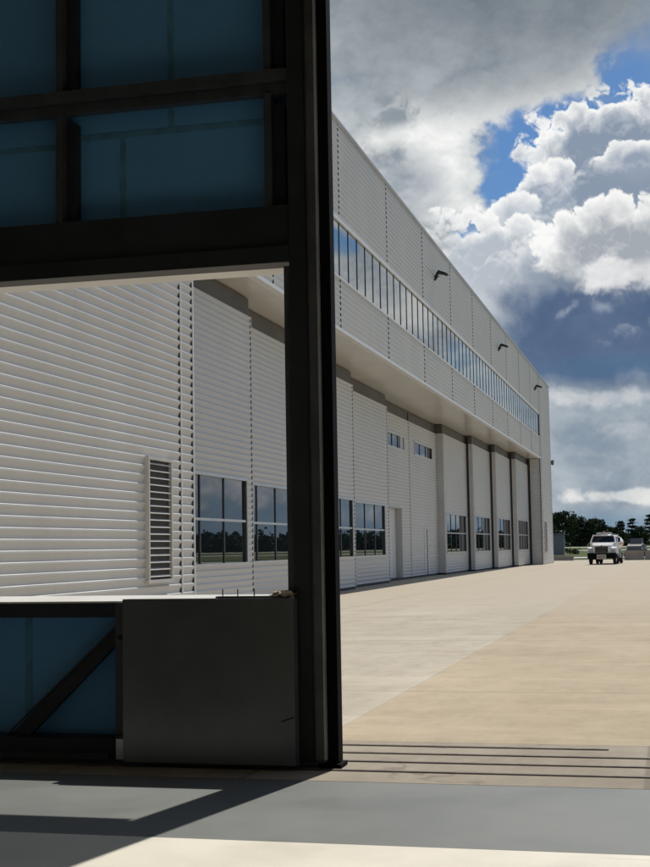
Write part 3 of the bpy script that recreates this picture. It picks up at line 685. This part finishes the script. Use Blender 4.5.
# ------------------------------------------------------------------ vegetation
def crown_mesh(mb, rnd, cx, cy, z0, h, w, kind, nf, leaf):
    """leaf-sized faces grouped in clumps through the crown's volume"""
    clumps = []
    nc = max(8, int(nf/26))
    for _ in range(nc):
        if kind == 'pine':
            u = rnd.random()**.8; layer = round(u*5)/5; r = w*.5*(1-.78*layer)*rnd.uniform(.25, 1); zz = z0+h*(.05+.93*layer)+rnd.uniform(-.03, .03)*h
        elif kind == 'flat':
            r = w*.5*math.sqrt(rnd.random()); zz = z0+h*(.45+.45*rnd.random()*(1-(2*r/w)**2)+.1*rnd.random())
        else:
            while True:
                p = Vector((rnd.uniform(-1, 1), rnd.uniform(-1, 1), rnd.uniform(-1, 1)))
                if p.length <= 1: break
            p = p*(p.length**-.25 if p.length > .05 else 1)
            r = math.hypot(p.x, p.y)*w*.5; zz = z0+h*(.5+.5*p.z)
        a = rnd.uniform(0, 6.283); clumps.append((cx+r*math.cos(a), cy+r*math.sin(a), zz, rnd.uniform(.5, 1.2)))
    for i in range(nf):
        x, y, z, s = clumps[i % nc]
        q = leaf*1.5*s
        c = Vector((x+rnd.gauss(0, q), y+rnd.gauss(0, q), z+rnd.gauss(0, q*(.45 if kind in ('pine', 'flat') else .75))))
        d1 = Vector((rnd.gauss(0, 1), rnd.gauss(0, 1), rnd.gauss(0, .8))).normalized(); d2 = d1.orthogonal().normalized()
        d2 = (Matrix.Rotation(rnd.uniform(0, 6.28), 3, d1) @ d2)
        e = leaf*rnd.uniform(.5, 1.1); d3 = d1.cross(d2)
        mb.quad(c-d2*e-d3*e*.5, c+d2*e-d3*e*.6, c+d2*e*.7+d3*e*.5, c-d2*e*.8+d3*e*.6)
def trunk_mesh(mb, rnd, h, r, w, top):
    pts = [Vector((0, 0, 0)), Vector((rnd.uniform(-.2, .2), 0, h*.4)), Vector((rnd.uniform(-.5, .5), rnd.uniform(-.3, .3), h*top))]
    mb.tube(pts[0], pts[1], r, r*.7, 8, False); mb.tube(pts[1], pts[2], r*.7, r*.18, 8)
    for k in range(7):
        z = h*(.35+.09*k)
        if z > h*top: break
        a = rnd.uniform(0, 6.28); L = w*.36*(1-.08*k)
        b0 = pts[1].lerp(pts[2], max(0, min(1, (z/h-.4)/(top-.4))))
        mb.tube(b0, b0+Vector((math.cos(a)*L, math.sin(a)*L, L*.45)), r*.28, r*.06, 6)
def az_of(px): return math.radians(-4.76+(px-553)/97*3.89)
TREES = [ # photo x, height, crown width, kind, label
 (547, 20.0, 15, 'round', 'broad dark tree rising just behind the far hangar corner'),
 (558, 20.5, 13, 'round', 'tall round-topped dark tree directly above the grey equipment cabinet'),
 (568, 20.8, 12, 'round', 'tallest dark tree in the wood, with a flat bumpy top'),
 (577, 18.6, 12, 'round', 'dark tree with a sloping crown between the cabinet and the truck'),
 (586, 17.6, 13, 'round', 'dark spreading tree just left of the fuel truck cab'),
 (596, 16.0, 12, 'round', 'rounded dark tree straight behind the fuel truck roof'),
 (604, 13.5, 11, 'round', 'lower dark tree on the falling edge of the wood above the truck'),
 (611, 10.0, 8, 'bare', 'thin brownish half-bare tree in the gap of the tree line'),
 (616, 11.0, 9, 'round', 'small dark bushy tree right of the half-bare tree'),
 (622, 13.4, 8, 'pine', 'shorter layered pine on the right of the fuel truck'),
 (633, 15.2, 11, 'pine', 'taller layered pine with wide flat branches, above the tow tractor'),
 (641, 10.5, 10, 'round', 'low rounded tree between the wide pine and the picture edge'),
 (650.5, 17.0, 9, 'pine', 'tall dark pine cut off by the right edge'),
]
for i, (px, h, w, kind, lab) in enumerate(TREES):
    rnd = random.Random(100+i); a = az_of(px); D = 800+rnd.uniform(-25, 25)
    nm = {'pine': 'pine_tree', 'bare': 'bare_tree'}.get(kind, 'broadleaf_tree')
    tr = thing(nm, lab, 'tree', (D*math.sin(a), D*math.cos(a), -.06), 'trees along the edge of the airfield')
    mb = MB(); trunk_mesh(mb, rnd, h, .35, w, .85 if kind != 'pine' else .95); mb.build('trunk', MAT['bark'], tr)
    mb = MB()
    if kind == 'round':
        crown_mesh(mb, rnd, 0, 0, h*.12, h*.86, w, 'round', 1500, .62)
        for _ in range(4): crown_mesh(mb, rnd, rnd.uniform(-.3, .3)*w, 0, h*rnd.uniform(.45, .72), h*.26, w*.5, 'round', 220, .55)
    elif kind == 'pine': crown_mesh(mb, rnd, 0, 0, h*.30, h*.70, w, 'pine', 1300, .5)
    else: crown_mesh(mb, rnd, 0, 0, h*.3, h*.7, w, 'round', 260, .35)
    mb.build('crown', MAT['pine' if kind == 'pine' else 'bare' if kind == 'bare' else 'leaf'], tr)
# the far wood behind and all round, one mass
mb = MB(); rnd = random.Random(5)
def wood_h(a):
    if a < -4.9: return 15
    if a < -0.4: return 10.5
    return 12.5
a = -40.0
while a < 62:
    h = wood_h(a)*rnd.uniform(.8, 1.15); D = rnd.uniform(850, 930); A = math.radians(a); w = rnd.uniform(9, 15)
    cx, cy = D*math.sin(A), D*math.cos(A)
    n = 330 if a < 27 else 90
    crown_mesh(mb, rnd, cx, cy, -1.5, h, w, 'round', n, .95 if a < -.4 else 1.5)
    a += .32
wd = mb.build('distant_woods', MAT['leaf']); tag(wd, 'low dark wood filling the horizon behind the separate trees', 'woods', kind='stuff')
bs = thing('low_bush', 'low dark green bush in the grass between the cabinet and the fuel truck', 'bush', (-15.6, 214, -.05))
mb = MB(); rnd = random.Random(9)
for k in range(4): crown_mesh(mb, rnd, -1.0+k*.8, 0, 0, 1.1-.1*k, 1.5, 'round', 160, .14)
mb.build('foliage', MAT['leaf'], bs)
mb = MB(); mb.tube((-.4, 0, 0), (-.6, 0, .6), .05, .02, 6).tube((.3, 0, 0), (.5, .1, .6), .05, .02, 6); mb.build('stem', MAT['bark'], bs)

# ------------------------------------------------------------------ sun and sky
SUN_EL = math.atan2(1, .662); SUN_AZ = math.atan2(.19, 1.0)
sun = bpy.data.lights.new('sun', 'SUN'); sun.energy = 4.2; sun.angle = math.radians(.53); sun.color = (1.0, .95, .87)
so = bpy.data.objects.new('sun', sun); COL.objects.link(so); so.location = (20, 120, 150)
sd = Vector((math.sin(SUN_AZ)*math.cos(SUN_EL), math.cos(SUN_AZ)*math.cos(SUN_EL), math.sin(SUN_EL)))
so.rotation_euler = (-sd).to_track_quat('-Z', 'Y').to_euler()

world = bpy.data.worlds.new('World'); SC.world = world; world.use_nodes = True
t = NT(world.node_tree)
bg = t.n['Background']; STR = 0.1; bg.inputs[1].default_value = STR
sky = t.add('ShaderNodeTexSky', sky_type='NISHITA'); sky.sun_disc = False
sky.sun_elevation = SUN_EL; sky.sun_rotation = SUN_AZ; sky.altitude = 30; sky.air_density = 1.0; sky.dust_density = .6; sky.ozone_density = 1.5
tc = t.add('ShaderNodeTexCoord'); sep = t.add('ShaderNodeSeparateXYZ'); t.put(sep.inputs[0], tc.outputs['Generated'])
az = t.math('MULTIPLY', t.math('ARCTAN2', sep.outputs[0], sep.outputs[1]), 57.29578)
el = t.math('MULTIPLY', t.math('ARCSINE', sep.outputs[2]), 57.29578)
cq = t.add('ShaderNodeCombineXYZ'); t.put(cq.inputs[0], az); t.put(cq.inputs[1], el); Q = cq.outputs[0]
# shared noise fields, in degrees of azimuth and elevation
def vmad(n, v, m, a):
    x = n.add('ShaderNodeVectorMath', operation='MULTIPLY_ADD'); n.put(x.inputs[0], v)
    x.inputs[1].default_value = m
    if isinstance(a, tuple): x.inputs[2].default_value = a
    else: n.put(x.inputs[2], a)
    return x.outputs[0]
def puff_group():
    """domed cells at several sizes: cauliflower edges when thresholded"""
    g = bpy.data.node_groups.new('cloud_puffs', 'ShaderNodeTree')
    g.interface.new_socket('Vector', in_out='INPUT', socket_type='NodeSocketVector')
    g.interface.new_socket('Puff', in_out='OUTPUT', socket_type='NodeSocketFloat')
    n = NT(g); gi = n.add('NodeGroupInput'); go = n.add('NodeGroupOutput')
    wn = n.add('ShaderNodeTexNoise', noise_dimensions='2D'); n.put(wn.inputs['Vector'], gi.outputs[0]); wn.inputs['Scale'].default_value = 1.1; wn.inputs['Detail'].default_value = 3
    p = vmad(n, wn.outputs[1], (.9, .9, 0), gi.outputs[0])
    tot = None
    for sc_, wt in ((.66, .48), (1.5, .30), (3.4, .16), (8.0, .06)):
        vo = n.add('ShaderNodeTexVoronoi', voronoi_dimensions='2D', feature='F1'); n.put(vo.inputs['Vector'], p); vo.inputs['Scale'].default_value = sc_
        d = n.math('MULTIPLY', vo.outputs['Distance'], vo.outputs['Distance'])
        v = n.math('MULTIPLY', n.math('SUBTRACT', 1.0, n.math('MULTIPLY', d, 1.6)), wt)
        tot = v if tot is None else n.math('ADD', tot, v)
    n.l.new(tot, go.inputs[0]); return g
PG = puff_group()
def puff(vec):
    g = t.add('ShaderNodeGroup'); g.node_tree = PG; t.put(g.inputs[0], vec); return g.outputs[0]
P0 = puff(Q); P1 = puff(vmad(t, Q, (1, 1, 0), (-.03, .16, 0)))
LIT = t.math('SUBTRACT', P0, P1)                                      # > 0 near the tops of the puffs
BIG = t.noise(t.mapping(Q, (.75, 1.0, 1)), .30, 3, .5, '2D')
SOFT = t.noise(t.mapping(Q, (.85, 1.1, 1), (3.1, 1.7, 0)), .55, 6, .5, '2D', .15)
FINE = t.noise(t.mapping(Q, (.9, 1.3, 1), (7.7, 2.9, 0)), 1.3, 6, .54, '2D', .2)
PC = t.math('SUBTRACT', P0, .66); BC = t.math('SUBTRACT', BIG, .5); SCN = t.math('SUBTRACT', SOFT, .5); FC = t.math('SUBTRACT', FINE, .5)
K = 1.0/STR
def col(c): return tuple(x*K for x in c)
def s2l(*c): return tuple(((x/255+.055)/1.055)**2.4 for x in c)
cur = t.mix(1.0, sky.outputs[0], (0.55, 0.80, 1.0), 'MULTIPLY')
# generic broken cumulus over the rest of the sky
G0 = t.noise(t.mapping(Q, (.8, 1.1, 1)), .30, 8, .56, '2D', .25)
G1 = t.noise(t.mapping(Q, (.8, 1.1, 1), (.12, .34, 0)), .30, 5, .56, '2D', .25)
LOW = t.noise(t.mapping(Q, (.6, 1.0, 1)), .11, 2, .5, '2D')
dens = t.math('ADD', t.math('MULTIPLY', t.math('SUBTRACT', LOW, .5), 1.6), t.math('MULTIPLY', t.math('SUBTRACT', G0, .5), 1.7))
al = t.math('MAXIMUM', t.step(dens, -.06, .12), t.step(el, 0, 6, .5, 0))
shade = t.math('ADD', t.math('ADD', .70, t.math('MULTIPLY', t.math('SUBTRACT', G0, G1), 3.0)), t.math('MULTIPLY', t.step(dens, -.05, .5), -.8), clamp=True)
gen = t.mix(al, cur, t.mix(shade, col(s2l(92, 103, 120)), col(s2l(220, 221, 221))))
def lin(a, b, k): return t.math('ADD', a, t.math('MULTIPLY', b, k))
def local(cx, cy, rx, ry, tilt):
    s_ = t.add('ShaderNodeVectorMath', operation='SUBTRACT'); t.put(s_.inputs[0], Q); s_.inputs[1].default_value = (cx, cy, 0)
    v = s_.outputs[0]
    if tilt:
        r_ = t.add('ShaderNodeVectorRotate', rotation_type='Z_AXIS'); t.put(r_.inputs['Vector'], v); r_.inputs['Angle'].default_value = -math.radians(tilt); v = r_.outputs[0]
    m_ = t.add('ShaderNodeVectorMath', operation='MULTIPLY'); t.put(m_.inputs[0], v); m_.inputs[1].default_value = (1/rx, 1/ry, 0)
    ln = t.add('ShaderNodeVectorMath', operation='LENGTH'); t.put(ln.inputs[0], m_.outputs[0])
    sp = t.add('ShaderNodeSeparateXYZ'); t.put(sp.inputs[0], m_.outputs[0])
    return t.math('SUBTRACT', 1.0, ln.outputs['Value']), sp.outputs[1]
def cumulus(cur, cx, cy, rx, ry, rim, core, tilt=0, big=1.1, pf=.9, hard=.09, soft=.5, rimw=.5, lit=1.6, tex=.7, alpha=1.0, up=(-.5, .4)):
    """crisp, bright and knobbly towards the top, soft and grey towards the base"""
    r, v = local(cx, cy, rx, ry, tilt)
    d = lin(lin(r, BC, big), PC, pf)
    upf = t.step(v, up[0], up[1])
    w = t.step(v, up[0], up[1], soft, hard)
    n = t.add('ShaderNodeMapRange', interpolation_type='SMOOTHSTEP'); n.clamp = True
    t.put(n.inputs[0], d); n.inputs[1].default_value = 0; t.put(n.inputs[2], w)
    a_ = t.math('MULTIPLY', n.outputs[0], alpha)
    rimf = t.math('MULTIPLY', t.step(d, 0, rimw, 1, 0), upf)
    sh = t.math('ADD', lin(lin(rimf, LIT, lit), SCN, tex), t.math('MULTIPLY', FC, tex*.5), clamp=True)
    return t.mix(a_, cur, t.mix(sh, col(core), col(rim)))
def bank(cur, cx, cy, rx, ry, lo, hi, tilt=0, big=1.0, tx=.8, soft=.5, bias=.5, con=1.6, alpha=1.0, pf=0.0):
    """soft-edged sheet of cloud with slow tone changes"""
    r, v = local(cx, cy, rx, ry, tilt)
    d = lin(lin(r, BC, big), SCN, tx)
    if pf: d = lin(d, PC, pf)
    a_ = t.math('MULTIPLY', t.step(d, 0, soft), alpha)
    sh = t.math('ADD', lin(bias, SCN, con), lin(lin(t.math('MULTIPLY', BC, con*.6), FC, con*.25), LIT, con*.22), clamp=True)
    return t.mix(a_, cur, t.mix(sh, col(lo), col(hi)))
W = s2l(250, 250, 248)
gen = t.mix(t.step(el, 0, 13, .75, 0), gen, col(s2l(104, 134, 168)))
east = gen
east = bank(east, 6.0, 6.5, 4.2, 4.2, s2l(150, 174, 194), s2l(222, 230, 234), 0, .6, 1.0, .6, .5, 1.8, .9)
east = bank(east, 10.4, 10.8, 5.2, 4.0, s2l(172, 186, 197), s2l(252, 252, 250), 0, .8, 1.1, .4, .5, 2.0)
east = bank(east, 18.0, 2.7, 9.0, 1.5, s2l(130, 145, 163), s2l(222, 225, 228), 0, .9, 1.5, .6, .5, 2.0, .85, .8)
east = bank(east, 9.0, 2.0, 6.0, 1.3, s2l(120, 136, 156), s2l(205, 211, 217), 0, 1.2, 1.6, .6, .45, 2.0, .7)
blue = t.mix(1.0, sky.outputs[0], (0.37, 0.56, 0.76), 'MULTIPLY')
cur = t.mix(0.0, cur, blue); cur = blue
# veil of broken white cloud
cur = bank(cur, -9.5, 8.5, 9, 6.5, s2l(172, 182, 192), s2l(236, 238, 240), 0, .7, 1.2, .45, .55)
cur = bank(cur, -12.0, 15.6, 6.2, 5.2, s2l(142, 152, 160), s2l(232, 233, 231), 0, .5, .9, .3, .42, 2.6)
cur = bank(cur, -8.9, 15.6, 2.3, 3.2, s2l(190, 196, 200), W, 8, .5, .8, .35, .55, 1.6, 1, .4)
cur = bank(cur, -10.8, 17.0, 2.2, .9, s2l(210, 214, 214), W, 8, .5, .8, .8, .8, 1.2, .9)
cur = bank(cur, -11.7, 15.2, 1.2, .6, s2l(205, 208, 208), W, 0, .6, .9, .8, .8, 1.2, .9)
cur = bank(cur, -10.6, 14.9, 2.6, 2.0, s2l(148, 158, 168), s2l(200, 205, 209), -25, .5, .8, .7, .35, 1.6, .9)
# big cumulus on the right
cur = cumulus(cur, -.2, 13.6, 6.4, 4.5, W, s2l(138, 152, 171), -14, .55, .45, .095, .5, .42, .5, .9)
cur = cumulus(cur, -4.6, 14.3, 1.8, 1.4, W, s2l(158, 170, 186), 30, .4, .5, .10, .5, .55, .8, .6)
cur = cumulus(cur, -6.0, 13.5, 1.4, 1.3, W, s2l(184, 193, 203), 20, .4, .5, .12, .5, .7, .8, .6)
cur = cumulus(cur, -.8, 15.4, 1.9, .9, W, s2l(148, 161, 179), 0, .5, .55, .11, .9, .7, .5, .7)
cur = cumulus(cur, -6.6, 11.7, 3.3, 2.3, s2l(248, 248, 247), s2l(182, 190, 199), -30, .8, .6, .12, .6, .7, 1.0, .6)
cur = cumulus(cur, -4.8, 10.9, 2.2, 1.6, s2l(226, 228, 231), s2l(166, 176, 188), -20, .7, .6, .2, .6, .7, 1.0, .6)
# slate base of a far shower
cur = bank(cur, -1.0, 6.6, 7.0, 2.0, s2l(110, 128, 150), s2l(160, 172, 184), 0, .3, .4, .4, .5, 1.2)
cur = bank(cur, .6, 8.7, 10.5, 3.3, s2l(74, 96, 128), s2l(100, 118, 146), 0, .4, .3, .35, .45, .9, 1, .12)
cur = bank(cur, -1.2, 7.2, 6.0, .8, s2l(76, 106, 140), s2l(90, 117, 147), 0, .3, .4, .8, .45, .8, .8)
# nearer cumulus in front of it
cur = cumulus(cur, -1.7, 12.0, 3.5, 2.1, W, s2l(164, 171, 179), 0, .5, .46, .105, .45, .7, .7, .9, 1.0, (-.7, .1))
cur = bank(cur, -1.3, 11.0, 3.0, .8, s2l(184, 187, 191), s2l(238, 238, 238), 3, .8, 1.0, .6, .6, 1.5, .9, .4)
for cx, cy, rx, ry, tl, a_ in ((-3.9, 9.6, .8, .22, 35, .75), (-5.3, 9.0, .5, .2, 20, .55), (-.2, 9.1, 1.2, .6, 20, .9), (-2.4, 9.7, .5, .2, -20, .4)):
    cur = bank(cur, cx, cy, rx, ry, s2l(160, 172, 188), s2l(205, 212, 220), tl, 1.8, 3.6, 1.8, .45, 1.2, a_, 1.8)
# layered cloud towards the horizon
cur = bank(cur, -2.5, 2.8, 9.0, 4.3, s2l(136, 151, 166), s2l(178, 187, 194), 0, .3, .3, .3, .45, 1.8)
cur = bank(cur, -2.2, 6.0, 3.6, .6, s2l(168, 176, 185), s2l(218, 220, 222), 0, .7, 1.2, .7, .5, 1.6, .85, .6)
cur = bank(cur, -1.0, 4.6, 2.6, .5, s2l(158, 168, 179), s2l(205, 209, 212), 0, .8, 1.4, .8, .5, 1.6, .7, .5)
cur = bank(cur, -2.9, 3.4, 1.8, .4, s2l(120, 136, 154), s2l(150, 162, 174), 0, .8, 1.4, .8, .5, 1.6, .7, .5)
cur = bank(cur, -1.8, 1.95, 2.6, .4, s2l(185, 192, 199), s2l(232, 232, 229), 0, .9, 1.5, .6, .6, 1.6, .9, .6)
cur = bank(cur, -2.5, .7, 7.0, .9, s2l(116, 145, 168), s2l(138, 160, 178), 0, .3, .5, .8, .5, 1.0, .75)
# grey deck overhead
cur = bank(cur, -13.6, 18.2, 3.0, 1.8, s2l(150, 160, 168), s2l(205, 210, 213), 0, .3, .5, .5, .5, 1.5)
cur = bank(cur, -6.3, 18.8, 5.6, 1.5, s2l(188, 192, 195), s2l(236, 237, 236), 7, .6, .9, .4, .55, 1.5, 1, .4)
cur = bank(cur, -10.0, 23.0, 13.0, 5.7, s2l(124, 134, 142), s2l(178, 185, 190), -5, .3, .3, .35, .45, 1.1)
cur = bank(cur, -6.0, 22.6, 11.0, 3.6, s2l(104, 114, 123), s2l(136, 145, 152), -3, .4, .35, .9, .45, 1.2, .9)
front = t.math('MULTIPLY', t.math('MULTIPLY', t.step(az, -17.5, -15), t.step(az, 1.5, 4, 1, 0)), t.step(el, 25, 29, 1, 0))
bg2 = t.add('ShaderNodeBackground'); bg2.inputs[1].default_value = STR
t.l.new(gen, bg.inputs[0]); t.l.new(cur, bg2.inputs[0])
eastf = t.math('MULTIPLY', t.math('MULTIPLY', t.step(az, 1.5, 4), t.step(az, 26, 30, 1, 0)), t.step(el, 14, 18, 1, 0))
bg3 = t.add('ShaderNodeBackground'); bg3.inputs[1].default_value = STR; t.l.new(east, bg3.inputs[0])
mx3 = t.add('ShaderNodeMixShader'); t.put(mx3.inputs[0], eastf); t.l.new(bg.outputs[0], mx3.inputs[1]); t.l.new(bg3.outputs[0], mx3.inputs[2])
mxs = t.add('ShaderNodeMixShader'); t.put(mxs.inputs[0], front); t.l.new(mx3.outputs[0], mxs.inputs[1]); t.l.new(bg2.outputs[0], mxs.inputs[2])
t.l.new(mxs.outputs[0], t.n['World Output'].inputs['Surface'])
world.cycles.sampling_method = 'MANUAL'; world.cycles.sample_map_resolution = 1024

# ------------------------------------------------------------------ output
vs = SC.view_settings; vs.view_transform = 'Standard'; vs.look = 'None'; vs.gamma = 1; vs.use_curve_mapping = False; vs.exposure = 0.0
SC.cycles.max_bounces = 8; SC.cycles.diffuse_bounces = 5; SC.cycles.glossy_bounces = 4
SC.cycles.use_denoising = True
SC.cycles.sample_clamp_indirect = 8
